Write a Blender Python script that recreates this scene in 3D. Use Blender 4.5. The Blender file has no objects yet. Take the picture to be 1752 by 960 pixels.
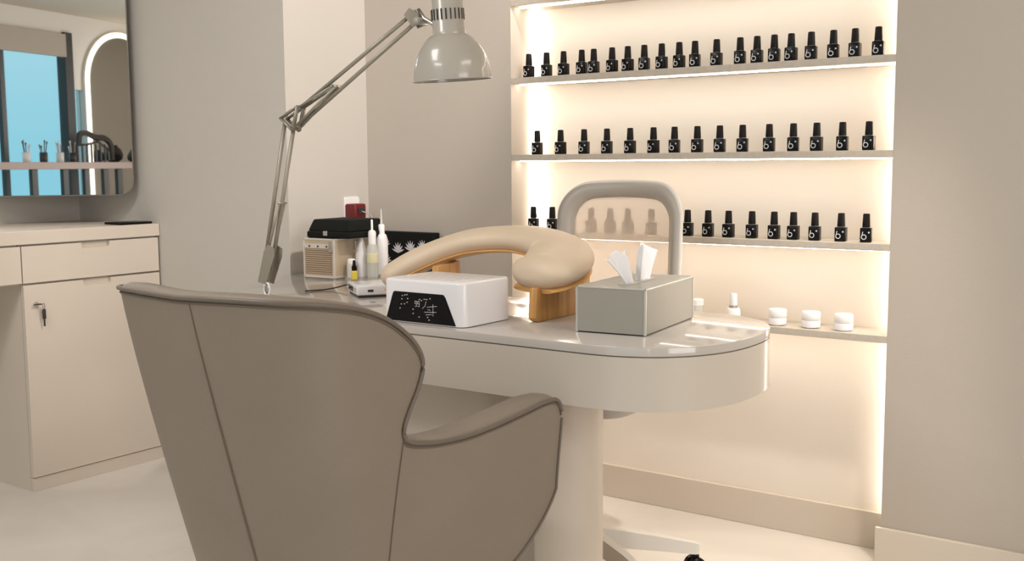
import bpy, bmesh, math, random
from mathutils import Vector, Matrix
random.seed(7)
S = bpy.context.scene
COL = S.collection
PI = math.pi

# ---------------------------------------------------------------- camera
cam_d = bpy.data.cameras.new('camera'); cam = bpy.data.objects.new('camera', cam_d); COL.objects.link(cam)
r_ = Vector((0.8157, 0.5784, -0.0065)).normalized(); f_ = Vector((-0.5756, 0.8105, -0.1082)).normalized()
u_ = r_.cross(f_).normalized(); r_ = f_.cross(u_).normalized()
cam.matrix_world = Matrix(((r_.x, u_.x, -f_.x, 0), (r_.y, u_.y, -f_.y, 0), (r_.z, u_.z, -f_.z, 1.12), (0, 0, 0, 1)))
cam_d.sensor_width = 36; cam_d.lens = 1830.1 / 1752 * 36; cam_d.clip_start = .02
S.camera = cam
# ---------------------------------------------------------------- view
S.view_settings.view_transform = 'Standard'; S.view_settings.look = 'None'
S.view_settings.gamma = 1; S.view_settings.use_curve_mapping = False
S.view_settings.exposure = 0.0
S.cycles.max_bounces = 10; S.cycles.diffuse_bounces = 6
# ---------------------------------------------------------------- world: pale blue daylight outside the window
W = bpy.data.worlds.new('sky'); S.world = W; W.use_nodes = True
nt = W.node_tree; bg = nt.nodes['Background']
tc = nt.nodes.new('ShaderNodeTexCoord'); sx = nt.nodes.new('ShaderNodeSeparateXYZ'); cr = nt.nodes.new('ShaderNodeValToRGB')
nt.links.new(tc.outputs['Generated'], sx.inputs[0]); nt.links.new(sx.outputs['Z'], cr.inputs[0]); nt.links.new(cr.outputs[0], bg.inputs[0])
cr.color_ramp.elements[0].position = 0; cr.color_ramp.elements[0].color = (.30, .70, .85, 1)
cr.color_ramp.elements[1].position = .25; cr.color_ramp.elements[1].color = (.58, .86, .97, 1)
bg.inputs[1].default_value = 1.0

def area(name, loc, rot, sx, sy, power, col):
    l = bpy.data.lights.new(name, 'AREA'); l.shape = 'RECTANGLE'; l.size = sx; l.size_y = sy; l.energy = power; l.color = col
    o = bpy.data.objects.new(name, l); o.location = loc; o.rotation_euler = rot; COL.objects.link(o); return o
# unseen area lights added under the ceiling to light the closed room
area('ceiling_fill', (0.7, 1.9, 2.56), (0, 0, 0), .6, 1.4, 18, (1, .95, .89))
area('ceiling_fill', (-1.9, -0.9, 2.56), (0, 0, 0), 1.2, .6, 28, (.98, .98, 1))
area('ceiling_fill', (-2.3, 0.6, 2.56), (0, 0, 0), .6, 1.2, 28, (1, .97, .95))
# unseen area light added on the right to brighten faces turned that way
area('right_fill', (3.1, 0.35, 1.5), (0, PI / 2, 0), 1.8, 2.6, 70, (1, .96, .93))

def spot(name, loc, aim, power, col, size, blend, rad):
    l = bpy.data.lights.new(name, 'SPOT'); l.energy = power; l.color = col; l.spot_size = size; l.spot_blend = blend; l.shadow_soft_size = rad
    o = bpy.data.objects.new(name, l); o.location = loc; o.rotation_euler = (Vector(aim) - Vector(loc)).to_track_quat('-Z', 'Y').to_euler(); COL.objects.link(o); return o
# unseen spots added to brighten the desk corner wall and the niche floor
spot('fill_spot', (-0.95, 2.35, 2.52), (-2.73, 2.66, 1.45), 135, (1, .91, .85), math.radians(44), .6, .05)
spot('fill_spot', (-0.30, 2.25, 2.55), (-1.20, 2.72, 0), 115, (1, .91, .82), math.radians(34), .6, .05)

# ---------------------------------------------------------------- helpers
def mat(name, col, rough=.5, metal=0, coat=0, noise=0, nscale=8, bump=0, bscale=60, spec=.5, emit=None, estr=0, sheen=0, trans=0, alpha=1):
    m = bpy.data.materials.new(name); m.use_nodes = True
    t = m.node_tree; b = t.nodes['Principled BSDF']
    b.inputs['Base Color'].default_value = (*col, 1); b.inputs['Roughness'].default_value = rough; b.inputs['Metallic'].default_value = metal
    b.inputs['Coat Weight'].default_value = coat; b.inputs['Specular IOR Level'].default_value = spec; b.inputs['Sheen Weight'].default_value = sheen
    b.inputs['Transmission Weight'].default_value = trans; b.inputs['Alpha'].default_value = alpha
    if emit: b.inputs['Emission Color'].default_value = (*emit, 1); b.inputs['Emission Strength'].default_value = estr
    if noise or bump:
        c = t.nodes.new('ShaderNodeTexCoord')
    if noise:
        n = t.nodes.new('ShaderNodeTexNoise'); n.inputs['Scale'].default_value = nscale; n.inputs['Detail'].default_value = 4
        t.links.new(c.outputs['Object'], n.inputs['Vector'])
        q = t.nodes.new('ShaderNodeValToRGB'); q.color_ramp.elements[0].position = .3; q.color_ramp.elements[1].position = .7
        q.color_ramp.elements[0].color = (*[x * (1 - noise) for x in col], 1); q.color_ramp.elements[1].color = (*[min(1, x * (1 + noise)) for x in col], 1)
        t.links.new(n.outputs[0], q.inputs[0]); t.links.new(q.outputs[0], b.inputs['Base Color'])
    if bump:
        n = t.nodes.new('ShaderNodeTexNoise'); n.inputs['Scale'].default_value = bscale; n.inputs['Detail'].default_value = 3
        t.links.new(c.outputs['Object'], n.inputs['Vector'])
        k = t.nodes.new('ShaderNodeBump'); k.inputs['Strength'].default_value = bump; k.inputs['Distance'].default_value = .002
        t.links.new(n.outputs[0], k.inputs['Height']); t.links.new(k.outputs[0], b.inputs['Normal'])
    return m

def wood_mat(name, c1, c2, scale=18, axis='Z', rough=.45):
    m = bpy.data.materials.new(name); m.use_nodes = True; t = m.node_tree; b = t.nodes['Principled BSDF']
    c = t.nodes.new('ShaderNodeTexCoord'); mp = t.nodes.new('ShaderNodeMapping'); n = t.nodes.new('ShaderNodeTexNoise'); q = t.nodes.new('ShaderNodeValToRGB')
    sc = {'Z': (scale, scale, scale * .06), 'X': (scale * .06, scale, scale), 'Y': (scale, scale * .06, scale)}[axis]
    mp.inputs['Scale'].default_value = sc; n.inputs['Scale'].default_value = 4; n.inputs['Detail'].default_value = 5
    t.links.new(c.outputs['Object'], mp.inputs[0]); t.links.new(mp.outputs[0], n.inputs['Vector']); t.links.new(n.outputs[0], q.inputs[0]); t.links.new(q.outputs[0], b.inputs['Base Color'])
    q.color_ramp.elements[0].position = .35; q.color_ramp.elements[0].color = (*c1, 1); q.color_ramp.elements[1].position = .65; q.color_ramp.elements[1].color = (*c2, 1)
    b.inputs['Roughness'].default_value = rough
    return m

M = {}
M['wall'] = mat('wall_paint', (.48, .43, .375), .75, bump=.15, bscale=200)
M['wall_grey'] = mat('wall_paint_grey', (.54, .51, .465), .7, bump=.15, bscale=200)
M['ceiling'] = mat('ceiling_paint', (.62, .57, .5), .9)
M['white_trim'] = mat('white_trim', (.8, .78, .74), .6)
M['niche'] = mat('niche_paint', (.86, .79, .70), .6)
M['base'] = mat('baseboard_paint', (.66, .59, .50), .45)
M['shelf'] = mat('shelf_laminate', (.52, .47, .40), .45, noise=.06, nscale=60)
M['led'] = mat('led_strip', (1, .95, .85), .5, emit=(1, .89, .77), estr=18)
M['led_mirror'] = mat('led_mirror_ring', (1, 1, 1), .5, emit=(1, .9, .72), estr=3)
M['cab'] = mat('cabinet_laminate', (.63, .56, .48), .4, noise=.015, nscale=3)
M['gap'] = mat('shadow_gap', (.12, .10, .085), .9)
M['top'] = mat('gloss_worktop', (.50, .465, .425), .12, coat=.4, noise=.02, nscale=4)
M['desk'] = mat('desk_laminate', (.56, .505, .44), .22, coat=.2)
M['desk_line'] = mat('desk_joint', (.25, .22, .18), .8)
M['leather'] = mat('beige_leather', (.212, .174, .136), .52, noise=.04, nscale=5, bump=.35, bscale=350)
M['leather_in'] = mat('beige_leather_lining', (.23, .195, .145), .55, noise=.04, nscale=5, bump=.35, bscale=350)
M['piping'] = mat('leather_piping', (.14, .112, .088), .5)
M['seam'] = mat('seam_thread', (.13, .10, .075), .8)
M['metal_cream'] = mat('lamp_enamel', (.40, .375, .33), .25, coat=.5)
M['metal_arm'] = mat('lamp_arm_enamel', (.31, .285, .235), .38, metal=.3)
M['steel'] = mat('steel', (.6, .58, .55), .25, metal=1)
M['dark'] = mat('dark_metal', (.03, .028, .025), .4)
M['black'] = mat('black_gloss', (.004, .003, .003), .25, spec=.2)
M['black_cap'] = mat('black_cap', (.006, .004, .0035), .4, spec=.2)
M['black_soft'] = mat('black_fabric', (.008, .009, .008), .8, bump=.2, spec=.15)
M['silver'] = mat('silver_print', (.62, .62, .64), .4)
M['white'] = mat('white_plastic', (.80, .79, .81), .3, coat=.3)
M['white_soft'] = mat('white_cream_jar', (.86, .84, .84), .4)
M['grey_chair'] = mat('grey_plastic', (.43, .40, .36), .4)
M['white_chair'] = mat('white_chair_plastic', (.72, .69, .64), .35)
M['screen'] = mat('black_screen', (.004, .004, .005), .12, spec=.2)
M['red'] = mat('red_plastic', (.13, .006, .010), .35)
M['cushion'] = mat('cushion_leather', (.68, .55, .41), .5, noise=.02, nscale=6, bump=.1, bscale=300)
M['wood'] = wood_mat('bamboo', (.50, .25, .075), (.64, .36, .13), 22, 'Z')
M['wood_edge'] = wood_mat('bamboo_edge', (.62, .33, .10), (.70, .42, .17), 22, 'X')
M['tissue_box'] = mat('grey_green_laminate', (.34, .328, .285), .35)
M['tissue_edge'] = mat('silver_edge', (.66, .65, .60), .25, metal=.3)
M['tissue'] = mat('tissue_paper', (.83, .84, .86), .9)
M['mirror'] = mat('mirror_glass', (.86, .87, .86), .015, metal=1)
M['frame'] = mat('mirror_edge', (.20, .19, .17), .3, metal=.6)
M['counter'] = mat('counter_stone', (.36, .27, .24), .35)
M['case_gold'] = mat('case_champagne', (.60, .50, .37), .35, metal=.4)
M['case_edge'] = mat('case_aluminium', (.74, .70, .66), .28, metal=.5)
M['yellow'] = mat('amber_liquid', (.75, .60, .10), .2)
M['pale_yellow'] = mat('pale_yellow_label', (.72, .68, .44), .5)
M['clear'] = mat('clear_plastic', (.80, .80, .76), .15, alpha=.55)
M['umbrella'] = mat('outdoor_grey', (.25, .33, .36), .6)

# slatted face of the cosmetics case
def slat_mat():
    m = mat('case_slats', (.5, .4, .28), .45); t = m.node_tree; b = t.nodes['Principled BSDF']
    c = t.nodes.new('ShaderNodeTexCoord'); w = t.nodes.new('ShaderNodeTexWave'); w.wave_type = 'BANDS'; w.bands_direction = 'Z'; w.inputs['Scale'].default_value = 45
    q = t.nodes.new('ShaderNodeValToRGB'); q.color_ramp.elements[0].color = (.16, .10, .055, 1); q.color_ramp.elements[1].color = (.46, .36, .26, 1)
    t.links.new(c.outputs['Object'], w.inputs['Vector']); t.links.new(w.outputs[0], q.inputs[0]); t.links.new(q.outputs[0], b.inputs['Base Color'])
    return m
M['slats'] = slat_mat()
# polished concrete-look floor
def floor_mat():
    m = mat('floor_tile', (.62, .57, .50), .35, coat=.1); t = m.node_tree; b = t.nodes['Principled BSDF']
    c = t.nodes.new('ShaderNodeTexCoord'); n = t.nodes.new('ShaderNodeTexNoise'); n.inputs['Scale'].default_value = 2.2; n.inputs['Detail'].default_value = 6; n.inputs['Distortion'].default_value = .6
    q = t.nodes.new('ShaderNodeValToRGB'); q.color_ramp.elements[0].position = .3; q.color_ramp.elements[0].color = (.63, .585, .53, 1); q.color_ramp.elements[1].position = .7; q.color_ramp.elements[1].color = (.78, .74, .68, 1)
    t.links.new(c.outputs['Object'], n.inputs['Vector']); t.links.new(n.outputs[0], q.inputs[0]); t.links.new(q.outputs[0], b.inputs['Base Color'])
    return m
M['floor'] = floor_mat()
# translucent mesh of the office chair
def mesh_mat():
    m = bpy.data.materials.new('chair_mesh'); m.use_nodes = True; t = m.node_tree; b = t.nodes['Principled BSDF']
    b.inputs['Base Color'].default_value = (.66, .56, .48, 1); b.inputs['Roughness'].default_value = .8
    tr = t.nodes.new('ShaderNodeBsdfTransparent'); tl = t.nodes.new('ShaderNodeBsdfTranslucent'); tl.inputs[0].default_value = (.80, .70, .60, 1)
    a1 = t.nodes.new('ShaderNodeMixShader'); a1.inputs[0].default_value = .62; a2 = t.nodes.new('ShaderNodeMixShader'); a2.inputs[0].default_value = .42
    t.links.new(b.outputs[0], a1.inputs[1]); t.links.new(tl.outputs[0], a1.inputs[2]); t.links.new(a1.outputs[0], a2.inputs[1]); t.links.new(tr.outputs[0], a2.inputs[2])
    t.links.new(a2.outputs[0], t.nodes['Material Output'].inputs[0])
    return m
M['mesh'] = mesh_mat()

def obj(name, bm, m, parent=None, smooth=False):
    me = bpy.data.meshes.new(name); bm.normal_update(); bm.to_mesh(me); bm.free()
    if smooth == 'auto':
        me.polygons.foreach_set('use_smooth', [True] * len(me.polygons)); me.set_sharp_from_angle(angle=math.radians(38))
    elif smooth: me.polygons.foreach_set('use_smooth', [True] * len(me.polygons))
    me.materials.append(M[m] if isinstance(m, str) else m)
    o = bpy.data.objects.new(name, me); COL.objects.link(o)
    if parent: o.parent = parent
    return o
def tag(o, label, cat, group=None):
    o['label'] = label; o['category'] = cat
    if group: o['group'] = group
    return o
def thing(name, label, cat, loc=(0, 0, 0), rz=0, group=None):
    o = bpy.data.objects.new(name, None); o.empty_display_size = .05; COL.objects.link(o); o.location = loc; o.rotation_euler = (0, 0, rz)
    return tag(o, label, cat, group)
def struct(name, bm, m, parent=None, smooth=False):
    o = obj(name, bm, m, parent, smooth)
    if not parent: o['kind'] = 'structure'
    return o
def N(): return bmesh.new()
def box(bm, x0, x1, y0, y1, z0, z1, bev=0, seg=2):
    g = bmesh.ops.create_cube(bm, size=1)['verts']
    bmesh.ops.transform(bm, verts=g, matrix=Matrix.Translation(((x0 + x1) / 2, (y0 + y1) / 2, (z0 + z1) / 2)) @ Matrix.Diagonal((abs(x1 - x0), abs(y1 - y0), abs(z1 - z0), 1)))
    if bev: bmesh.ops.bevel(bm, geom=list({e for v in g for e in v.link_edges}), offset=bev, segments=seg, affect='EDGES', profile=.5)
    return bm
def lathe(bm, prof, c=(0, 0, 0), n=24, mtx=None, cap=True):
    rings = []
    for (r, z) in prof:
        rings.append([bm.verts.new((c[0] + r * math.cos(2 * PI * k / n), c[1] + r * math.sin(2 * PI * k / n), c[2] + z)) for k in range(n)])
    for a, b in zip(rings, rings[1:]):
        for k in range(n): bm.faces.new((a[k], a[(k + 1) % n], b[(k + 1) % n], b[k]))
    if cap:
        if prof[0][0] > 1e-5: bm.faces.new(rings[0][::-1])
        if prof[-1][0] > 1e-5: bm.faces.new(rings[-1])
    if mtx is not None: bmesh.ops.transform(bm, verts=[v for q in rings for v in q], matrix=mtx)
    return bm
def tube(bm, pts, r, n=10, up=Vector((0, 0, 1)), ry=None, close=False, cap=True):
    pts = [Vector(p) for p in pts]; m = len(pts)
    rr = r if isinstance(r, (list, tuple)) else [r] * m
    rv = rr if ry is None else (ry if isinstance(ry, (list, tuple)) else [ry] * m)
    rings = []
    for i, p in enumerate(pts):
        if close: t = pts[(i + 1) % m] - pts[i - 1]
        else: t = pts[min(i + 1, m - 1)] - pts[max(i - 1, 0)]
        t.normalize(); s = t.cross(up)
        if s.length < 1e-3: s = t.cross(Vector((0, 1, 0)))
        s.normalize(); v = s.cross(t).normalized()
        rings.append([bm.verts.new(p + s * rr[i] * math.cos(2 * PI * k / n) + v * rv[i] * math.sin(2 * PI * k / n)) for k in range(n)])
    rg = list(zip(rings, rings[1:])) + ([(rings[-1], rings[0])] if close else [])
    for a, b in rg:
        for k in range(n): bm.faces.new((a[k], a[(k + 1) % n], b[(k + 1) % n], b[k]))
    if cap and not close: bm.faces.new(rings[0][::-1]); bm.faces.new(rings[-1])
    bmesh.ops.recalc_face_normals(bm, faces=bm.faces[:])
    return bm
def prism(bm, pts, vec, bev=0):
    """closed polygon (3D points) extruded along vec"""
    vec = Vector(vec)
    a = [bm.verts.new(p) for p in pts]; b = [bm.verts.new(Vector(p) + vec) for p in pts]; n = len(pts)
    fs = [bm.faces.new(a[::-1]), bm.faces.new(b)]
    for i in range(n): fs.append(bm.faces.new((a[i], a[(i + 1) % n], b[(i + 1) % n], b[i])))
    bmesh.ops.recalc_face_normals(bm, faces=fs)
    if bev:
        es = [e for e in bm.edges if e.link_faces and len(e.link_faces) == 2 and e.calc_face_angle(0) > .6]
        bmesh.ops.bevel(bm, geom=es, offset=bev, segments=2, affect='EDGES', profile=.5)
    return bm
def rrect(w, h, r, n=6, cx=0, cy=0):
    out = []
    for (sx, sy, a0) in ((1, 1, 0), (-1, 1, 90), (-1, -1, 180), (1, -1, 270)):
        for k in range(n + 1):
            a = math.radians(a0 + 90 * k / n); out.append((cx + sx * (w / 2 - r) + r * math.cos(a), cy + sy * (h / 2 - r) + r * math.sin(a)))
    return out
def catmull(pts, n=8):
    P = [Vector(p) for p in pts]; P = [2 * P[0] - P[1]] + P + [2 * P[-1] - P[-2]]; out = []
    for i in range(1, len(P) - 2):
        for k in range(n):
            t = k / n; a, b, c, d = P[i - 1:i + 3]
            out.append(.5 * ((2 * b) + (c - a) * t + (2 * a - 5 * b + 4 * c - d) * t * t + (3 * b - a - 3 * c + d) * t ** 3))
    out.append(P[-2]); return out

# ================================================================ ROOM
XL, XR, YB, YN, ZC = -3.954, 3.2, -2.6, 3.07, 2.6
YF = 2.93; NX0, NX1 = -2.08, -0.833
struct('floor', box(N(), XL - .1, XR + .1, YB - .1, YN + .1, -.1, 0), 'floor')
struct('ceiling', box(N(), XL - .1, XR + .1, YB - .1, YN + .1, ZC, ZC + .1), 'ceiling')
struct('wall_left', box(N(), XL - .1, XL, YB, 2.534, 0, ZC), 'wall_grey')
struct('wall_column', box(N(), XL - .1, -2.73, 2.534, YN + .1, 0, ZC), 'wall_grey')
struct('wall_back_left', box(N(), -2.73, NX0, YF, YN + .1, 0, ZC), 'wall')
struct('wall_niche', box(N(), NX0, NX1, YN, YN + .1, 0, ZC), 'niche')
struct('wall_back_right', box(N(), NX1, XR + .1, YF, YN + .1, 0, ZC), 'wall')
struct('wall_right', box(N(), XR, XR + .1, YB, YF, 0, ZC), 'wall')
# wall behind the camera, pierced by two windows (seen in the mirror)
WX0, WX1, WZ0, WZ1 = -1.4, 1.43, .35, 2.2
bm = N()
box(bm, XL - .1, WX0, YB - .1, YB, 0, ZC); box(bm, WX0, 1.53, YB - .1, YB, 0, WZ0); box(bm, WX0, 1.53, YB - .1, YB, WZ1, ZC)
box(bm, 1.53, XR + .1, YB - .1, YB, 1.88, ZC); box(bm, 1.53, XR + .1, YB - .1, YB, 0, WZ0); box(bm, 1.68, XR + .1, YB - .1, YB, WZ0, 1.88)
struct('wall_front', bm, 'white_trim')
bm = N(); box(bm, WX1, 1.53, YB - .08, YB + .03, WZ0, 2.42); box(bm, .68, .73, YB - .07, YB - .02, WZ0, WZ1); box(bm, -.4, -.35, YB - .07, YB - .02, WZ0, WZ1)
w1 = struct('window_1', bm, 'dark')
gm = mat('window_glass', (1, 1, 1), .0, trans=1); gm.node_tree.nodes['Principled BSDF'].inputs['IOR'].default_value = 1.02
for (a, b, t) in ((WX0, WX1, WZ1), (1.53, 1.68, 1.88)):
    obj('window_pane', box(N(), a, b, YB - .055, YB - .05, WZ0, t), gm, w1)
struct('trim_1', box(N(), WX0 - .2, WX1, YB, YB + .05, 2.18, 2.40, .004), 'wall')       # blind box above the window
# baseboards
struct('baseboard_niche', box(N(), NX0, NX1, YN - .014, YN, 0, .11, .002), 'base')
struct('baseboard_right', box(N(), NX1 - .013, XR, YF - .014, YF, 0, .115, .002), 'base')
struct('baseboard_left', box(N(), -2.73, NX0 + .013, YF - .014, YF, 0, .115, .002), 'base')
# niche shelves, each with its LED strip under it
ZS = [1.655, 1.403, 1.151, .899, .648]
names = ['above the top row of bottles', 'carrying the top row of twenty polish bottles', 'carrying the middle row of fifteen polish bottles', 'carrying the lowest polish bottles', 'lowest, carrying the white cream jars']
for z, nm in zip(ZS, names):
    t = thing('niche_shelf', 'thin beige shelf in the lit niche, ' + nm, 'shelf', ((NX0 + NX1) / 2, YN - .07, z - .01), 0, 'lit niche shelves')
    hw = (NX1 - NX0) / 2
    obj('shelf_board', box(N(), -hw, hw, -.07, .07, -.010, .010, .0015), 'shelf', t)
    obj('led_strip', box(N(), -hw + .01, hw - .01, -.035, -.025, -.0135, -.0095), 'led', t)
# vertical strips in the two back corners
for x, nm in ((NX0 + .012, 'left'), (NX1 - .012, 'right')):
    t = obj('led_profile', box(N(), x - .004, x + .004, YN - .022, YN - .014, .115, 1.63), 'led')
    tag(t, 'glowing vertical light strip in the %s inner corner of the shelf niche' % nm, 'light strip', 'vertical light strips of the niche')

# ================================================================ DESK
def desk_outline(inset=0, nx=40):
    cx, cy, a, b, e = -1.15, 2.15, .262 - inset, .29 - inset, 2.3
    pts = []
    for k in range(nx + 1):
        t = -PI / 2 + PI * k / nx; c, s = math.cos(t), math.sin(t)
        pts.append((cx + a * abs(c) ** (2 / e), cy + b * math.copysign(abs(s) ** (2 / e), s)))
    pts += [(-2.10, 2.15 + b), (-2.30, 2.15 + b), (-2.30, YF - .002), (-2.722, YF - .002), (-2.722, 2.50), (-2.56, 2.30), (-2.43, 2.15 - b)]
    return pts
desk = thing('manicure_desk', 'long glossy beige manicure desk with rounded end on a round pillar leg', 'desk', (-1.7, 2.15, 0))
def dk(name, bm, m, smooth='auto', parent=desk):
    bmesh.ops.translate(bm, verts=bm.verts[:], vec=(1.7, -2.15, 0)); return obj(name, bm, m, parent, smooth)
def fillet(pts_bm, bev):
    return pts_bm
bm = N(); prism(bm, [(x, y, .7315) for x, y in desk_outline()], (0, 0, .0185)); 
es = [e for e in bm.edges if abs(e.verts[0].co.z - .75) < 1e-5 and abs(e.verts[1].co.z - .75) < 1e-5]
bmesh.ops.bevel(bm, geom=es, offset=.0025, segments=2, affect='EDGES', profile=.5)
dk('desk_top', bm, 'top')
dk('apron_joint', prism(N(), [(x, y, .7285) for x, y in desk_outline(.004)], (0, 0, .003)), 'desk_line')
dk('apron', prism(N(), [(x, y, .617) for x, y in desk_outline(.0005)], (0, 0, .1115)), 'desk')
dk('pillar_leg', lathe(N(), [(.083, .0), (.083, .617)], (-1.343, 2.12, 0), 48), 'cab')  # lighter laminate than the desk: light from the right put into its colour
dk('modesty_panel', box(N(), -2.36, -1.38, 2.11, 2.135, 0, .617, .001), 'desk')
dk('panel_leg', box(N(), -2.40, -2.36, 1.95, 2.40, 0, .617, .002), 'desk')

# ================================================================ LEFT CABINETS
XC = -3.44; ZT = .905
t = thing('worktop', 'long pale beige worktop running along the left wall under the mirror', 'worktop', (-3.69, 1.4, ZT))
obj('worktop_slab', box(N(), XL + .002 + 3.69, XC + 3.69 + .004, -1.0, 1.132, -.046, 0, .002), 'cab', t)
cabn = thing('base_cabinet', 'beige base cabinet with one drawer over a locked door, left of the armchair', 'cabinet', (XC, 2.255, 0))
def cb(name, bm, m, parent=cabn, smooth=False): bmesh.ops.translate(bm, verts=bm.verts[:], vec=(-XC, -2.255, 0)); return obj(name, bm, m, parent, smooth)
Y0, Y1 = 1.980, 2.528
cb('carcass', box(N(), XL + .004, XC - .021, Y0 + .001, Y1, .0, .857), 'cab')
cb('plinth', box(N(), XC - .0205, XC - .004, Y0 + .001, Y1, .0, .047, .001), 'cab')
def notch_front(z0, z1, yn0, yn1, depth=.020, ya=Y0 + .001, yb=Y1 - .002):
    # front panel with a rounded finger notch in its top edge
    pts = [(ya, z0), (yb, z0), (yb, z1), (yn1, z1)]
    for k in range(6): a = PI / 2 * k / 5; pts.append((yn1 - .008 + .008 * math.cos(a), z1 - depth + .008 - .008 * math.sin(a)))
    for k in range(6): a = PI / 2 * k / 5; pts.append((yn0 + .008 - .008 * math.sin(a), z1 - depth + .008 - .008 * math.cos(a)))
    pts += [(yn0, z1), (ya, z1)]
    return prism(N(), [(XC - .018, y, z) for y, z in pts], (.018, 0, 0))
dw = cb('drawer', notch_front(.727, .853, 2.205, 2.318), 'cab')
bm = box(N(), XC - .019, XC - .016, 2.200, 2.325, .829, .853); cb('handle_recess', bm, 'cab', dw)
dr = cb('door', notch_front(.050, .720, 2.205, 2.318), 'cab')
bm = box(N(), XC - .019, XC - .016, 2.200, 2.325, .697, .720); cb('handle_recess', bm, 'cab', dr)
# lock with its key, and the fob hanging below
bm = lathe(N(), [(.0085, 0), (.0085, .004), (.006, .006), (.006, .013)], n=20, mtx=Matrix.Translation((XC, 2.02, .653)) @ Matrix.Rotation(PI / 2, 4, 'Y'))
lk = cb('lock', bm, 'steel', dr, 'auto')
bm = N(); box(bm, XC + .010, XC + .020, 2.008, 2.034, .651, .655, .001); tube(bm, [(XC + .018 + .006 * math.sin(a), 2.036 + .004, .645 + .010 * math.cos(a)) for a in [k * 2 * PI / 12 for k in range(12)]], .0009, 6, close=True)
cb('key', bm, 'dark', dr)
bm = N(); box(bm, XC + .012, XC + .020, 2.035, 2.047, .600, .635, .003); box(bm, XC + .014, XC + .017, 2.038, 2.044, .575, .602, .001)
cb('key_fob', bm, 'dark', dr)
cab2 = thing('drawer_unit', 'beige drawer unit over the open knee space, at the left edge of the photo', 'cabinet', (XC, 1.4, 0))
def c2(name, bm, m, smooth=False): bmesh.ops.translate(bm, verts=bm.verts[:], vec=(-XC, -1.4, 0)); return obj(name, bm, m, cab2, smooth)
c2('carcass', box(N(), XL + .004, XC - .021, .42, 1.977, .722, .857), 'cab')
c2('drawer', box(N(), XC - .018, XC, 1.20, 1.977, .727, .853, .001), 'cab')
c2('drawer', box(N(), XC - .018, XC, .42, 1.197, .727, .853, .001), 'cab')
c2('side_panel', box(N(), XL + .004, XC, .40, .419, 0, .857, .001), 'cab')
tag(obj('phone', box(N(), -3.56, -3.46, 2.38, 2.52, ZT, ZT + .009, .003), 'black', None, True), 'flat black phone lying at the right end of the pale worktop', 'phone')

# ================================================================ MIRROR over the worktop (angled across the corner)
mo = thing('wall_mirror', 'large frameless mirror with rounded lower corner above the left worktop', 'mirror', (-3.535, 2.50, 1.03), math.atan2(-.787, -.617))
# local x runs along the panel towards the camera-left, local y is its normal (+y = into the room)
def mirror_poly(g=0):
    pts = []
    x0, x1, z0, z1, rr = g, .585 - g, -.018 + g, 1.30 - g, .055 - g
    for (cx, cz, a0) in ((x0 + rr, z0 + rr, 180), (x1 - rr, z0 + rr, 270), (x1 - rr, z1 - rr, 0), (x0 + rr, z1 - rr, 90)):
        for k in range(9): a = math.radians(a0 + 90 * k / 8); pts.append((cx + rr * math.cos(a), cz + rr * math.sin(a)))
    return pts
obj('mirror_body', prism(N(), [(x, 0, z) for x, z in mirror_poly()], (0, -.022, 0)), 'frame', mo)
obj('mirror_pane', prism(N(), [(x, 0.0015, z) for x, z in mirror_poly(.004)], (0, -.003, 0)), 'mirror', mo)
obj('wall_bracket', box(N(), .22, .27, -.31, -.022, .2, .9, .003), 'frame', mo)

# ================================================================ behind the camera, seen in the mirror
t = thing('arch_mirror', 'tall arched mirror outlined by a glowing light, reflected in the wall mirror', 'mirror', (2.20, YB + .002, 0))
def arch(rad, z0, zc, n=24): return [(-rad, z0)] + [(-rad * math.cos(PI * k / n), zc + rad * math.sin(PI * k / n)) for k in range(n + 1)] + [(rad, z0)]
obj('backing', prism(N(), [(x, 0, z) for x, z in arch(.53, .5, 1.97)], (0, .03, 0)), 'white_trim', t)
obj('mirror_pane', prism(N(), [(x, .031, z) for x, z in arch(.47, .56, 1.97)], (0, .004, 0)), 'mirror', t)
obj('light_ring', tube(N(), [(x, .036, z) for x, z in arch(.50, .53, 1.97)], .022, 8, up=Vector((0, 1, 0))), 'led_mirror', t)
t = thing('bar_counter', 'pinkish stone bar counter before the window, reflected in the wall mirror', 'counter', (1.2, -2.33, 0))
obj('counter_top', box(N(), -1.9, 1.85, -.195, .2, 1.10, 1.165, .004), 'counter', t)
for k, x in enumerate((-.62, -.25, .02, .27, .46, .85, 1.3)):
    obj('bracket', box(N(), x - .035, x + .035, .12, .16, .02 if k % 2 else .70, 1.10, .004), 'dark', t)
t = thing('drying_rack', 'black curved slatted rack on the bar counter, reflected in the wall mirror', 'rack', (1.50, -2.33, 1.165))
arc = catmull([(-.22, 0, .16), (-.19, 0, .26), (-.10, 0, .28), (.02, 0, .24), (.14, 0, .235), (.22, 0, .17), (.235, 0, .02)], 5)
obj('hood', tube(N(), arc, .03, 8, ry=.03), 'dark', t)
obj('rim', tube(N(), [(-.22, 0, .17), (-.10, 0, .17), (.05, 0, .20), (.2, 0, .12)], .012, 8), 'dark', t)
for x in (-.22, -.16, -.10, -.04, .02, .08, .14): obj('slat', box(N(), x - .007, x + .007, -.008, .008, 0, .175), 'dark', t)
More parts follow.
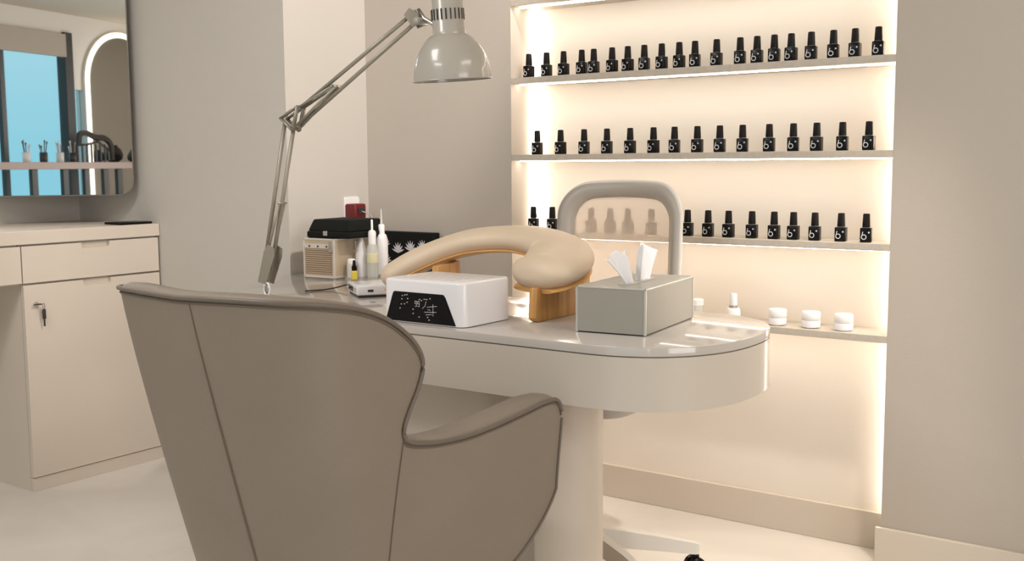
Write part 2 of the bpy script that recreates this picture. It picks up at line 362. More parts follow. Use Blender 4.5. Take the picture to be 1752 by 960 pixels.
for k, (x, n_) in enumerate(((.62, 5), (.82, 7), (1.02, 6), (1.18, 4))):
    t = thing('brush_jar', ['low white jar of brushes nearest the left edge of the mirror reflection', 'dark jar with the tallest brushes, reflected before the window', 'white jar of short brushes, reflected before the window', 'small dark jar of brushes beside the black rack in the reflection'][k], 'brush jar', (x, -2.30, 1.165), 0, 'brush jars on the reflected counter')
    obj('jar', lathe(N(), [(.03, 0), (.035, .01), (.035, .09), (.031, .09), (.031, .015)], n=16, cap=False), 'white' if k % 2 == 0 else 'dark', t, True)
    for j in range(n_):
        a = j * 2.4 + k; h = .12 + .05 * ((j * 7 + k * 3) % 5) / 4
        obj('brush', tube(N(), [(.01 * math.cos(a), .01 * math.sin(a), .016), (.03 * math.cos(a), .03 * math.sin(a), h), (.034 * math.cos(a), .034 * math.sin(a), h + .03)], [.004, .004, .009], 6), ['white', 'dark', 'counter'][(j + k) % 3], t)
for k, (x, s) in enumerate(((2.05, .10), (2.28, .14))):
    t = thing('round_vase', ['small dark round vase left of the other, reflected below the arched mirror', 'larger dark round vase reflected at the right edge of the wall mirror'][k], 'vase', (x, -2.33, 1.165), 0, 'dark vases on the reflected counter')
    obj('vase_body', lathe(N(), [(.3 * s, 0), (.62 * s, .25 * s), (.7 * s, .6 * s), (.55 * s, 1.0 * s), (.3 * s, 1.2 * s), (.34 * s, 1.3 * s)], n=20), 'dark', t, True)
t = thing('street_lamp', 'twin-armed street lamp outside the window, reflected in the wall mirror', 'street lamp', (1.6, -6.5, 0))
obj('pole', tube(N(), [(0, 0, 0), (0, 0, 2.1)], .025, 8), 'umbrella', t)
for s in (-1, 1): obj('arm', tube(N(), [(0, 0, 2.0), (s * .15, 0, 2.08), (s * .42, 0, 2.12)], [.02, .025, .045], 8, ry=[.015, .015, .012]), 'umbrella', t)

# ================================================================ ARMCHAIR (back to the camera)
AC = Vector((-1.452, 1.10, 0))
arm = thing('armchair', 'beige leather wingback armchair with piped edges, back turned to the camera', 'armchair', (AC.x, AC.y + .35, 0))
TOPP = [(0, (0, 0)), (.2, (.11, .004)), (.38, (.198, .030)), (.5, (.248, .095)), (.6, (.261, .18)), (.7, (.264, .27)), (.8, (.266, .40)), (.9, (.268, .56)), (1.0, (.268, .735))]
BOTP = [(0, (0, .10)), (.2, (.075, .105)), (.38, (.135, .125)), (.5, (.185, .165)), (.6, (.205, .215)), (.7, (.215, .28)), (.8, (.23, .40)), (.9, (.25, .54)), (1.0, (.266, .70))]
ZB_, ZT_ = .30, .90
def interp(tab, s):
    a = abs(s)
    for (s0, v0), (s1, v1), i in zip(tab, tab[1:], range(99)):
        if a <= s1 + 1e-9:
            P = [tab[max(i - 1, 0)][1], v0, v1, tab[min(i + 2, len(tab) - 1)][1]]
            if i == 0: P[0] = (-v1[0], v1[1])
            t = (a - s0) / (s1 - s0)
            f = lambda q: .5 * ((2 * P[1][q]) + (P[2][q] - P[0][q]) * t + (2 * P[0][q] - 5 * P[1][q] + 4 * P[2][q] - P[3][q]) * t * t + (P[3][q] - P[0][q] + 3 * P[1][q] - 3 * P[2][q]) * t ** 3)
            return (f(0) * (1 if s >= 0 else -1), f(1))
    return (tab[-1][1][0] * (1 if s >= 0 else -1), tab[-1][1][1])
def F(s, z, off=0):
    """outer shell of the chair; off moves the point inwards"""
    def raw(s):
        w = (z - ZB_) / (ZT_ - ZB_); w = 1 - (1 - min(max(w, 0), 1.1)) ** 1.15 if w < 1 else w
        a, b = interp(TOPP, s), interp(BOTP, s)
        sh = .035 * (1 - w)
        return Vector((b[0] + (a[0] - b[0]) * w + sh * (1 if s > -2 else 1), b[1] + (a[1] - b[1]) * w))
    s = max(-1, min(1, s)); p = raw(s)
    if off:
        e = .02; d = raw(min(1, s + e)) - raw(max(-1, s - e)); d.normalize(); p = p + Vector((-d.y, d.x)) * off
    return Vector((p.x + AC.x - arm.location.x, p.y + AC.y - arm.location.y, z))
# top edge of the shell: (s, z, s at the bottom, wall thickness)
EDGE = [(0, .905, 0, .055), (.12, .907, .10, .055), (.25, .908, .2, .055), (.38, .906, .29, .055), (.48, .900, .36, .055), (.55, .890, .42, .052), (.61, .874, .46, .050), (.66, .853, .49, .048),
        (.70, .825, .52, .046), (.722, .795, .54, .045), (.727, .765, .555, .045), (.715, .73, .57, .045), (.695, .695, .585, .047), (.682, .668, .60, .050), (.685, .650, .62, .055), (.70, .640, .645, .062), (.73, .632, .68, .072),
        (.77, .625, .72, .082), (.82, .622, .77, .088), (.87, .626, .82, .090), (.92, .634, .87, .088), (.955, .641, .91, .084), (.98, .640, .945, .080), (.993, .626, .965, .076), (1.0, .600, .98, .074)]
def cat1(tab, n=5):
    out = []
    for i in range(len(tab) - 1):
        P = [tab[max(i - 1, 0)], tab[i], tab[i + 1], tab[min(i + 2, len(tab) - 1)]]
        if i == 0: P[0] = (-tab[1][0], tab[1][1], -tab[1][2], tab[1][3])
        for k in range(n):
            t = k / n; out.append(tuple(.5 * ((2 * P[1][q]) + (P[2][q] - P[0][q]) * t + (2 * P[0][q] - 5 * P[1][q] + 4 * P[2][q] - P[3][q]) * t * t + (P[3][q] - P[0][q] + 3 * P[1][q] - 3 * P[2][q]) * t ** 3) for q in range(4)))
    out.append(tab[-1]); return out
HALF = cat1(EDGE, 4)
FULL = [(-a, b, -c, d) for a, b, c, d in HALF[:0:-1]] + HALF
def zbot(s):
    a = abs(s); return .30 + (.10 * ((a - .76) / .24) ** 2 if a > .76 else 0) + (.06 * ((a - .90) / .10) ** 2 if a > .90 else 0)
bm = N(); NR = 14; outer = []
for (s, z, sb, th) in FULL:
    row = []
    for k in range(NR + 1):
        w = k / NR; ss = sb + (s - sb) * (w ** 1.35); zz = zbot(sb / .98) + (z - zbot(sb / .98)) * w
        row.append(bm.verts.new(F(ss, zz)))
    # rounded top border over the thickness, then the inside down to the seat
    for (o, dz) in ((.10, .006), (.30, .010), (.65, .009), (.90, .003), (1.0, -.008)): row.append(bm.verts.new(F(s, z, th * o) + Vector((0, 0, dz))))
    zi = .44
    for k in (1, 2, 3, 4, 5):
        w = k / 5; row.append(bm.verts.new(F(s + (sb - s) * w * .8, z - .008 + (zi - z) * w, th)))
    outer.append(row)
for a, b in zip(outer, outer[1:]):
    for k in range(len(a) - 1): bm.faces.new((a[k], b[k], b[k + 1], a[k + 1]))
# close the arm fronts and the underside
for row, sg in ((outer[0], 1), (outer[-1], -1)):
    bm.faces.new(row if sg > 0 else row[::-1])
under = [row[0] for row in outer]; c0 = bm.verts.new(F(0, .30) + Vector((0, .28, -.0)))
for a, b in zip(under, under[1:]): bm.faces.new((b, a, c0))
bmesh.ops.recalc_face_normals(bm, faces=bm.faces[:])
sh = obj('shell', bm, 'leather', arm, 'auto')
# piping along the outer edge, centre seam and wing seams
obj('piping', tube(N(), [F(s, z + .002, -.002) for (s, z, sb, th) in FULL[2:-2]], .0042, 8), 'piping', arm, True)
obj('edge_seam', tube(N(), [F(s, z - .006, -.0006) for (s, z, sb, th) in FULL[2:-2]], .0022, 6), 'seam', arm, True)
obj('back_seam', tube(N(), [F(.05 + .12 * k / 20, .902 - .60 * k / 20, -.0004) for k in range(21)], [.0010 + .0014 * min(1, k / 8) for k in range(21)], 6), 'seam', arm, True)
for sg in (-1, 1):
    obj('wing_seam', tube(N(), [F(sg * (.683 - .09 * k / 16), .652 - .352 * k / 16, -.0004) for k in range(17)], .0015, 6), 'seam', arm, True)
# front edges of the arms, piped
for sg in (-1, 1):
    s0, z0, sb0, _t = HALF[-1]; pts = []
    for k in range(NR, 0, -1):
        w = k / NR; pts.append(F(sg * (sb0 + (s0 - sb0) * w ** 1.35), zbot(sb0 / .98) + (z0 - zbot(sb0 / .98)) * w, -.001))
    for (s1, z1, sb1, _t) in HALF[-1:-22:-1]: pts.append(F(sg * sb1, zbot(sb1 / .98), -.001))
    obj('arm_piping', tube(N(), pts, .0030, 6), 'piping', arm, True)
# seat cushion and legs
bm = N()
pl = [F(s, .5, .06) for s in [-.97 + 1.94 * k / 30 for k in range(31)]]
prism(bm, [(p.x, p.y, .40) for p in pl], (0, 0, .09), .0)
obj('seat_cushion', bm, 'leather_in', arm, 'auto')
for sx_ in (-1, 1):
    for sy_ in (-1, 1):
        x, y = .03 + sx_ * .13, .02 + sy_ * .14
        obj('leg', tube(N(), [(x, y, .32), (x + sx_ * .05, y + sy_ * .05, 0)], [.016, .009], 10), 'wood', arm, True)

# ================================================================ OFFICE CHAIR behind the desk
oc = thing('office_chair', 'light grey office chair with see-through mesh backrest behind the desk', 'office chair', (-1.50, 2.50, 0))
def OC(x, y, z): return Vector((x + 1.50, y - 2.50, z))
BX, BY = -1.590, 2.78
def back_pt(u, z, dy=0):   # u across, curved slightly round the sitter
    return OC(BX + u, BY - 1.1 * u * u * -1 * -1 + dy + .05 * (z - .6), z)
def back_outline(hw, zt, zb, r):
    pts = []
    for x, z in rrect(2 * hw, zt - zb, r, 10, 0, (zt + zb) / 2):
        pts.append((x, z + (.012 * (1 - (x / hw) ** 2) if z > (zt + zb) / 2 else 0)))
    # extra points along the long straight sides
    out = []
    for i, p in enumerate(pts):
        q = pts[(i + 1) % len(pts)]; out.append(p)
        if abs(q[0] - p[0]) + abs(q[1] - p[1]) > .1:
            for k in range(1, 10): t = k / 10; x = p[0] + (q[0] - p[0]) * t; z = p[1] + (q[1] - p[1]) * t; out.append((x, (zt + .012 * (1 - (x / hw) ** 2)) if abs(p[1] - q[1]) < .01 and z > (zt + zb) / 2 else z))
    return out
BX = -1.571
OW, OT, OB, ORR = .204, 1.052, .60, .090; IW, IT, IB, IR = .163, 1.008, .645, .060
oo = back_outline(OW, OT, OB, ORR); ii = back_outline(IW, IT, IB, IR)
mid = [(a[0] * .5 + b[0] * .5, a[1] * .5 + b[1] * .5) for a, b in zip(oo, ii)]
bm = N(); rows = []
for (ring, dy) in ((oo, .012), (oo, -.010), (mid, -.016), (ii, -.004), (ii, .012), (mid, .020)):
    rows.append([bm.verts.new(back_pt(u, z, dy)) for u, z in ring])
rows.append(rows[0])
for a, b in zip(rows, rows[1:]):
    n = len(a)
    for k in range(n): bm.faces.new((a[k], a[(k + 1) % n], b[(k + 1) % n], b[k]))
bmesh.ops.recalc_face_normals(bm, faces=bm.faces[:])
obj('back_frame', bm, 'grey_chair', oc, True)
obj('outer_rim', tube(N(), [back_pt(u, z, .002) for u, z in oo], .0075, 8, up=Vector((0, 1, 0)), close=True), 'white_chair', oc, True)
bm = N(); g = []
for i in range(25):
    u = -IW + 2 * IW * i / 24; zt_ = IT + .012 * (1 - (u / IW) ** 2)
    if abs(u) > IW - IR: zt_ -= IR - math.sqrt(max(0, IR ** 2 - (abs(u) - IW + IR) ** 2))
    g.append([bm.verts.new(back_pt(u, IB + (zt_ - IB) * k / 10, .004)) for k in range(11)])
for a, b in zip(g, g[1:]):
    for k in range(10): bm.faces.new((a[k], a[k + 1], b[k + 1], b[k]))
obj('mesh_panel', bm, 'mesh', oc, True)
obj('seat', prism(N(), [OC(-1.575 + x, 2.56 + y, .455) for x, y in rrect(.45, .42, .08)], (0, 0, .06), .012), 'grey_chair', oc, 'auto')
obj('back_support', tube(N(), [OC(-1.58, 2.66, .455), OC(-1.585, 2.80, .47), OC(-1.59, 2.815, .56), OC(-1.59, 2.80, .66)], .022, 8, ry=.012), 'white_chair', oc, True)
obj('gas_column', lathe(N(), [(.03, .09), (.03, .26), (.018, .27), (.018, .455)], (-.005, -.035, 0), 20), 'steel', oc, 'auto')
hub = (-.005, -.035)
obj('hub', lathe(N(), [(.035, .07), (.045, .085), (.045, .11), (.032, .125)], (hub[0], hub[1], 0), 20), 'white_chair', oc, 'auto')
for k in range(5):
    a = math.radians((25, -27, -100, 185, 128)[k]); d = Vector((math.cos(a), math.sin(a), 0)); h = Vector((hub[0], hub[1], 0)); n_ = Vector((-d.y, d.x, 0))
    ring = []
    bm = N(); L = .27 if k else .30
    for (q, w, zt, zb) in ((.02, .022, .122, .070), (.10, .019, .115, .068), (.2, .016, .104, .064), (L, .014, .090, .060), (L + .012, .010, .086, .060)):
        c = h + d * q; ring.append([bm.verts.new(c + n_ * w + Vector((0, 0, zb))), bm.verts.new(c + n_ * w * .7 + Vector((0, 0, zt))), bm.verts.new(c - n_ * w * .7 + Vector((0, 0, zt))), bm.verts.new(c - n_ * w + Vector((0, 0, zb)))])
    for a_, b_ in zip(ring, ring[1:]):
        for i in range(4): bm.faces.new((a_[i], a_[(i + 1) % 4], b_[(i + 1) % 4], b_[i]))
    bm.faces.new(ring[0]); bm.faces.new(ring[-1]); bmesh.ops.recalc_face_normals(bm, faces=bm.faces[:])
    obj('base_arm', bm, 'white_chair', oc, 'auto')
    c = h + d * L
    w = lathe(N(), [(.0, -.022), (.020, -.022), (.025, -.018), (.025, -.004), (.012, -.003), (.012, .003), (.025, .004), (.025, .018), (.020, .022), (0, .022)], n=20, cap=False,
              mtx=Matrix.Translation(c + Vector((0, 0, .026))) @ Matrix.Rotation(a + .5, 4, 'Z') @ Matrix.Rotation(PI / 2, 4, 'X'))
    lathe(w, [(.012, .02), (.012, .066)], (c.x, c.y, 0), 10)
    obj('castor', w, 'black', oc, 'auto')

# ================================================================ ANGLEPOISE LAMP
lp = thing('desk_lamp', 'cream enamel spring-arm desk lamp clamped to the desk', 'lamp', (-2.30, 2.05, .75))
def LP(p): return Vector(p) - Vector((-2.30, 2.05, .75))
B0 = Vector((-2.306, 2.05, .80)); B1 = Vector((-2.280, 2.05, .882)); E0 = Vector((-2.213, 2.07, 1.243)); T0 = Vector((-1.795, 2.11, 1.490))
ax = (E0 - B1).normalized(); px_ = Vector((ax.z, 0, -ax.x)).normalized(); side = ax.cross(px_).normalized()
obj('desk_pin', lathe(N(), [(.020, 0.0005), (.020, .006), (.007, .010), (.007, .035)], (-.006, 0, 0), 16), 'steel', lp, 'auto')
def bar(a, b, r, m, name, rv=None): return obj(name, tube(N(), [LP(a), LP(b)], r, 8, ry=rv), m, lp, True)
# side plates at the bottom
for sg in (-1, 1):
    pts = [B0 + px_ * -.018 - ax * .010, B0 + px_ * .014 - ax * .010, B1 + px_ * .026 - ax * .01, B1 + px_ * .022 + ax * .012, B1 - px_ * .004 + ax * .018, B1 - px_ * .016 - ax * .004]
    obj('bracket_plate', prism(N(), [LP(p + side * sg * .014) for p in pts], side * sg * .002), 'metal_arm', lp)
obj('clamp_screw', tube(N(), [LP(B0 + px_ * .006), LP(B0 + px_ * .010 - ax * .042)], .006, 8), 'steel', lp, True)
obj('clamp_wing', tube(N(), [LP(B0 + px_ * .018 - ax * .022 + Vector((.012 * math.sin(k * PI / 6), -.012, .018 * math.cos(k * PI / 6)))) for k in range(12)], .003, 6, close=True), 'white', lp, True)
for dx in (-.020, .017): bar(B0 + px_ * dx * .8 + ax * .03, E0 + px_ * dx - ax * .012, .0058, 'metal_arm', 'lower_rod')
for sg in (-1, 1):
    bar(B1 + px_ * -.006 + side * sg * .010, B1 + px_ * .012 + ax * .14 + side * sg * .010, .0038, 'metal_arm', 'spring')
bar(B1 + px_ * .012 + ax * .14 - side * .016, B1 + px_ * .012 + ax * .14 + side * .016, .003, 'steel', 'spring_pin')
# elbow
ux = (T0 - E0).normalized(); up2 = Vector((-ux.z, 0, ux.x)).normalized()
for sg in (-1, 1):
    a = E0 + Vector((-.026, 0, .006)) + side * sg * .012; b = E0 + Vector((.042, 0, .036)) + side * sg * .012; c = E0 + Vector((.020, 0, -.028)) + side * sg * .012
    bm = N()
    for p, q in ((a, b), (b, c), (c, a)): tube(bm, [LP(p), LP(q)], .0068, 8, ry=.004)
    obj('elbow_plate', bm, 'metal_arm', lp, True)
obj('elbow_knob', tube(N(), [LP(E0 + Vector((-.034, 0, .008))), LP(E0 + Vector((-.012, 0, .014)))], .003, 6), 'steel', lp, True)
U1 = E0 + Vector((.040, .002, .034)); U2 = E0 + Vector((.030, .002, -.016))
bar(U1, T0 + up2 * .012, .0056, 'metal_arm', 'upper_rod'); bar(U2 + ux * .02, T0 - up2 * .012 + ux * .01, .0056, 'metal_arm', 'upper_rod')
for sg in (-1, 1): bar(U2 + side * sg * .010, U2 + ux * .17 + up2 * .018 + side * sg * .006, .0042, 'metal_arm', 'spring')
for sg in (-1, 1): bar(U1 - ux * .01 + side * sg * .010, U1 + ux * .13 - up2 * .014 + side * sg * .006, .0036, 'metal_arm', 'spring')
bar(U2 + ux * .17 + up2 * .018 - side * .014, U2 + ux * .17 + up2 * .018 + side * .014, .003, 'steel', 'spring_pin')
# head joint
for sg in (-1, 1):
    c = T0 + side * sg * .010
    pts = [c - ux * .018 + up2 * .018, c + up2 * .024 + ux * .004, c + Vector((.022, 0, .006)), c + Vector((.026, 0, -.020)), c + Vector((.0, 0, -.026)), c - up2 * .018 - ux * .012]
    obj('head_plate', prism(N(), [LP(p) for p in pts], side * sg * .002), 'metal_arm', lp)
HD = Vector((-1.676, 2.11, 1.329)); tilt = math.radians(-4.0)
obj('head_pivot', tube(N(), [LP(T0 + Vector((.012, 0, .018))), LP(T0 + Vector((.032, 0, -.006))), LP(T0 + Vector((.055, 0, -.018))), LP(HD + Vector((-.042, 0, .128)))], .006, 8), 'steel', lp, True)
obj('head_knob', tube(N(), [LP(T0 + Vector((.022, -.022, -.012))), LP(T0 + Vector((.022, .016, -.012)))], .010, 10), 'metal_cream', lp, True)
hm = Matrix.Translation(LP(HD)) @ Matrix.Rotation(math.radians(4.8), 4, Vector((r_.x, r_.y, 0))) @ Matrix.Rotation(tilt, 4, 'Y')
prof = [(.0975, 0), (.0970, .012), (.0935, .036), (.0860, .060), (.0745, .080), (.0600, .098), (.0480, .107), (.0430, .110)]
bm = lathe(N(), prof + [(r - .0015, z - .001) for r, z in prof[::-1]], n=48, cap=False, mtx=hm)
shd = obj('lamp_shade', bm, 'metal_cream', lp, 'auto')
bm = lathe(N(), [(.0975 - .001, .0015), (.0992, .0), (.0992, -.002), (.0965, -.002)], n=48, cap=False, mtx=hm); obj('shade_rim', bm, 'metal_cream', shd, True)
bm = lathe(N(), [(.0415, .100), (.0415, .118), (.0400, .120), (.0392, .212), (.034, .222), (.012, .226), (0, .226)], n=40, cap=False, mtx=hm); hs = obj('lamp_socket', bm, 'metal_cream', lp, 'auto')
for k in range(22):
    a = 2 * PI * k / 22
    bm = box(N(), -.0018, .0018, -.001, .001, -.013, .013); bmesh.ops.transform(bm, verts=bm.verts[:], matrix=hm @ Matrix.Rotation(a, 4, 'Z') @ Matrix.Translation((0, -.0402, .157)))
    obj('vent_slot', bm, 'dark', hs)
bm = lathe(N(), [(0, .03), (.02, .034), (.03, .055), (.026, .08), (.014, .105)], n=20, cap=False, mtx=hm); obj('bulb', bm, 'white', lp, True)

# ================================================================ UV LAMP
uv = thing('nail_drying_lamp', 'white nail drying lamp with a black control panel at the front', 'nail lamp', (-1.597, 1.981, .75))
W2, D2, H2 = .1225, .094, .103
bm = prism(N(), [(x, y, 0.002) for x, y in rrect(2 * W2, 2 * D2, .022, 8)], (0, 0, H2 - .002))
es = [e for e in bm.edges if abs(e.verts[0].co.z - H2) < 1e-5 and abs(e.verts[1].co.z - H2) < 1e-5]
bmesh.ops.bevel(bm, geom=es, offset=.006, segments=3, affect='EDGES', profile=.5)
ub = obj('housing', bm, 'white', uv, 'auto')
for k in range(5): obj('vent_line', box(N(), -.085, .07, -.060 + k * .024, -.056 + k * .024, H2 - .001, H2 + .0006), 'shelf', ub)
pan = [(-.112, .004), (.100, .004), (.070, .068), (.064, .074), (-.083, .074), (-.088, .070)]
pp = obj('control_panel', prism(N(), [(x, -D2 - .0012, z) for x, z in pan], (0, .003, 0)), 'screen', uv)
bm = N()   # icons, digits and the hand drawing printed on the panel
def stroke(a, b, w=.0006): tube(bm, [(a[0], -D2 - .0014, a[1]), (b[0], -D2 - .0014, b[1])], w, 4)
for (x, z) in ((-.058, .064), (-.050, .066), (-.044, .067), (-.060, .056), (-.042, .058), (-.062, .044), (-.052, .045), (-.044, .049), (-.066, .034), (-.026, .034), (-.026, .024), (-.006, .058), (.0, .056), (.026, .062), (-.008, .017), (.018, .018), (.022, .012)):
    stroke((x - .0015, z), (x + .0015, z + .001), .0012)
for x in (-.020, -.012):
    for z in (.042, .048, .054): stroke((x, z), (x + .005, z))
    stroke((x + .005, .042), (x + .005, .054)); stroke((x, .048), (x, .054))
for a, b in (((.006, .060), (.018, .060)), ((.014, .056), (.010, .044)), ((.010, .044), (.002, .038)), ((.016, .042), (.046, .046)), ((.034, .050), (.034, .022)), ((.008, .030), (.044, .032)), ((.012, .024), (.030, .026)), ((.018, .036), (.026, .036))): stroke(a, b)
obj('panel_print', bm, 'silver', pp)

# ================================================================ HAND REST
hr = thing('hand_rest', 'curved beige leather hand rest on bamboo legs, behind the nail lamp', 'hand rest', (-1.6, 2.17, .75))
HP = [(-1.955, 2.15, .805), (-1.925, 2.165, .826), (-1.870, 2.19, .860), (-1.795, 2.22, .893), (-1.710, 2.24, .917), (-1.620, 2.255, .926), (-1.530, 2.255, .924), (-1.450, 2.235, .910), (-1.415, 2.195, .890), (-1.405, 2.145, .872), (-1.412, 2.100, .861), (-1.422, 2.060, .850)]
hp = catmull([Vector(p) - Vector((-1.6, 2.17, .75)) for p in HP], 6); n = len(hp)
def rad(i, w0=.060):
    k = i / (n - 1); e = min(1, math.sqrt(max(0, 1 - (1 - min(1, k / .12)) ** 2)) + .02); e2 = min(1, math.sqrt(max(0, 1 - (1 - min(1, (1 - k) / .13)) ** 2)) + .02)
    return (w0 + .036 * max(0, min(1, (k - .45) * 2.6))) * e * e2
obj('cushion', tube(N(), hp, [rad(i) for i in range(n)], 28, ry=[rad(i) * .58 * (1 - .20 * max(0, min(1, (i / n - .45) * 2.6))) for i in range(n)]), 'cushion', hr, True)
obj('cushion_board', tube(N(), [p + Vector((0, 0, -.027 - .006 * max(0, min(1, (i / n - .5) * 3)))) for i, p in enumerate(hp)][3:-3], [rad(i) * .93 for i in range(3, n - 3)], 24, ry=.0065), 'wood_edge', hr, 'auto')
def LG(x, y, z): return Vector((x, y, z)) - Vector((-1.6, 2.17, .75))
obj('leg', prism(N(), [LG(-1.410, y, z) for y, z in ((2.062, .7505), (2.29, .7505), (2.295, .882), (2.25, .880), (2.18, .862), (2.10, .838), (2.055, .830), (2.05, .76))], (.022, 0, 0), .002), 'wood', hr, 'auto')
obj('leg', prism(N(), [LG(-1.775, y, z) for y, z in ((2.13, .7505), (2.235, .7505), (2.23, .866), (2.20, .862), (2.14, .858))], (.022, 0, 0), .002), 'wood', hr, 'auto')

# ================================================================ TISSUE BOX
tb = thing('tissue_box', 'grey-green rectangular tissue box with silver edges at the desk end', 'tissue box', (-1.077, 2.009, .75), math.radians(6.8))
w, d, h = .165, .310, .102
obj('box_body', box(N(), -w + .001, -.001, .001, d - .001, .003, h - .001, .001), 'tissue_box', tb)
bm = N(); e = .0022
for x in (-w, -e * 2):
    for y in (0, d - e * 2): box(bm, x, x + e * 2, y, y + e * 2, .002, h)
for y in (0, d - e * 2): box(bm, -w, 0, y, y + e * 2, h - e, h + .0006)
for x in (-w, -e * 2): box(bm, x, x + e * 2, 0, d, h - e, h + .0006)
obj('edge_trim', bm, 'tissue_edge', tb)
obj('base_gasket', box(N(), -w + .004, -.004, .004, d - .004, 0, .004), 'dark', tb)
obj('top_slot', prism(N(), [(x * 1 - w / 2, y + d / 2, h - .0008) for x, y in rrect(.035, .17, .0174, 8)], (0, 0, .0016)), 'shelf', tb)
def tissue(cx, cy, H, lean, wdt, ph):
    bm = N(); g = []
    for j in range(13):
        v = j / 12; row = []
        for i in range(25):
            u = i / 24 * 2 - 1
            ww = wdt * (.35 + .75 * v ** .7)
            yy = u * ww + lean[1] * v; xx = .010 * math.sin(u * 6 + ph) * (1 - .3 * v) + .014 * math.sin(u * 2.2 + ph * 2) * v + lean[0] * v
            zz = H * v * (1 - .22 * abs(math.sin(u * 2.3 + ph)) * v)
            row.append(bm.verts.new((cx + xx, cy + yy, h - .012 + zz)))
        g.append(row)
    for a, b in zip(g, g[1:]):
        for i in range(24): bm.faces.new((a[i], a[i + 1], b[i + 1], b[i]))
    o = obj('tissue_sheet', bm, 'tissue', None, True); m = o.modifiers.new('thick', 'SOLIDIFY'); m.thickness = .0012
    return o
for (cy, H, lean, wd, ph, lb) in ((.112, .088, (-.026, -.014), .044, .6, 'white tissue folded to a point, left one coming out of the box'), (.182, .098, (.004, .014), .046, 2.2, 'taller white tissue standing square out of the box, right of the other')):
    o = tissue(-w / 2, cy, H, lean, wd, ph); o.location = tb.location; o.rotation_euler = tb.rotation_euler
    tag(o, lb, 'tissue', 'tissues in the box')

# ================================================================ THINGS IN THE CORNER OF THE DESK
ZD = .75
cs = thing('cosmetics_case', 'champagne cosmetics case with slatted front and aluminium edges in the desk corner', 'case', (-2.622, 2.494, ZD), math.radians(3))
w, d, h = .135, .20, .131
obj('case_body', box(N(), .001, w - .001, .001, d, 0.003, h - .002, .001), 'case_gold', cs)
obj('slatted_front', box(N(), .010, w - .012, -.001, .002, .014, .096), 'slats', cs)
bm = N(); e = .006
for x in (0, w - e): box(bm, x, x + e, -.0015, e, 0, h, .001); box(bm, x, x + e, d - e, d + .001, 0, h, .001)
for z in (0.001, h - e): box(bm, 0, w, -.0015, e, z, z + e, .001)
for x in (-.001, w - e + .001): 
    for z in (0.001, h - e): box(bm, x, x + e, 0, d, z, z + e, .001)
box(bm, 0, w, -.0025, .004, .098, .112, .001)
obj('edge_trim', bm, 'case_edge', cs)
for x in (.03, .067, .105): obj('rivet', lathe(N(), [(.0032, 0), (.0032, .002), (0, .003)], n=12, mtx=Matrix.Translation((x, -.0025, .105)) @ Matrix.Rotation(PI / 2, 4, 'X')), 'dark', cs)
obj('latch', box(N(), w - .020, w - .003, -.006, -.001, .086, .122, .002), 'steel', cs)
obj('latch', box(N(), w, w + .004, .10, .118, .09, .120, .001), 'steel', cs)
bgp = thing('black_case', 'black soft-cornered case lying on top of the champagne cosmetics case', 'case', (-2.622, 2.494, ZD + h + .0005), math.radians(3))
bm = box(N(), .004, .190, .012, .200, 0, .022, .006, 3)
obj('case_bottom', bm, 'black_soft', bgp, 'auto')
bm = N(); a = [(.006, .016), (.188, .016), (.188, .198), (.006, .198)]; b = [(.016, .034), (.178, .034), (.178, .186), (.016, .186)]
va = [bm.verts.new((x, y, .022)) for x, y in a]; vb = [bm.verts.new((x, y, .060)) for x, y in b]
bm.faces.new(va[::-1]); bm.faces.new(vb)
for k in range(4): bm.faces.new((va[k], va[(k + 1) % 4], vb[(k + 1) % 4], vb[k]))
bmesh.ops.bevel(bm, geom=bm.edges[:], offset=.005, segments=3, affect='EDGES', profile=.5)
obj('case_lid', bm, 'black_soft', bgp, 'auto')
obj('clasp', box(N(), .082, .10, .006, .013, .008, .024, .002), 'steel', bgp)
# red plug charger on the wall socket of the pink side wall
PX, PY, PZ = -2.73, 2.835, .968
t = thing('wall_socket', 'white wall socket above the black case', 'socket', (PX + .0005, PY, PZ))
obj('plate', prism(N(), [(0, y, z) for y, z in rrect(.075, .075, .008)], (.008, 0, 0), .0015), 'white_soft', t)
t = thing('red_charger', 'dark red plug charger stuck in the wall socket above the black case', 'charger', (PX + .009, PY - .01, PZ - .012))
obj('charger_body', box(N(), 0, .050, -.030, .030, -.028, .026, .007, 3), 'red', t, True)
obj('charger_end', box(N(), .0502, .056, -.014, .014, -.012, .012, .002), 'dark', t)
# black stick in the corner, cable
t = tag(obj('cable', tube(N(), catmull([(PX + .062, PY - .01, PZ - .012), (PX + .10, PY - .0, PZ - .03), (PX + .15, PY - .02, PZ - .09), (PX + .18, PY - .03, PZ - .15), (PX + .19, PY - .03, ZD + .003)], 8), .0022, 6), 'metal_cream', None, True), 'thin grey cable hanging from the red charger to the desk', 'cable')
# patterned tray standing against the back wall
tr = thing('patterned_box', 'black box with white leaf pattern standing against the wall behind the hand rest', 'box', (-2.51, 2.895, ZD))
obj('box_body', box(N(), -.150, .130, -.020, .020, 0, .132, .003), 'black_soft', tr)
bm = N(); random.seed(3)
for (cx, cz, s) in ((-.128, .09, .8), (-.088, .098, .9), (-.030, .082, 1.25), (.028, .090, 1.2), (.083, .095, 1.1), (.112, .06, .7), (-.085, .040, 1), (-.01, .030, .8), (.055, .034, .9)):
    for k in range(7):
        a = math.radians(-70 + 140 * k / 6) + PI / 2; L = .024 * s
        p = Vector((cx, -.0208, cz - .02 * s)); q = p + Vector((math.cos(a) * L, 0, math.sin(a) * L * 1.3))
        tube(bm, [p, p * .4 + q * .6 + Vector((0, 0, .001)), q], [.0008, .0028 * s, .0005], 6, ry=[.0004] * 3, up=Vector((0, 1, 0)))
obj('leaf_print', bm, 'silver', tr)

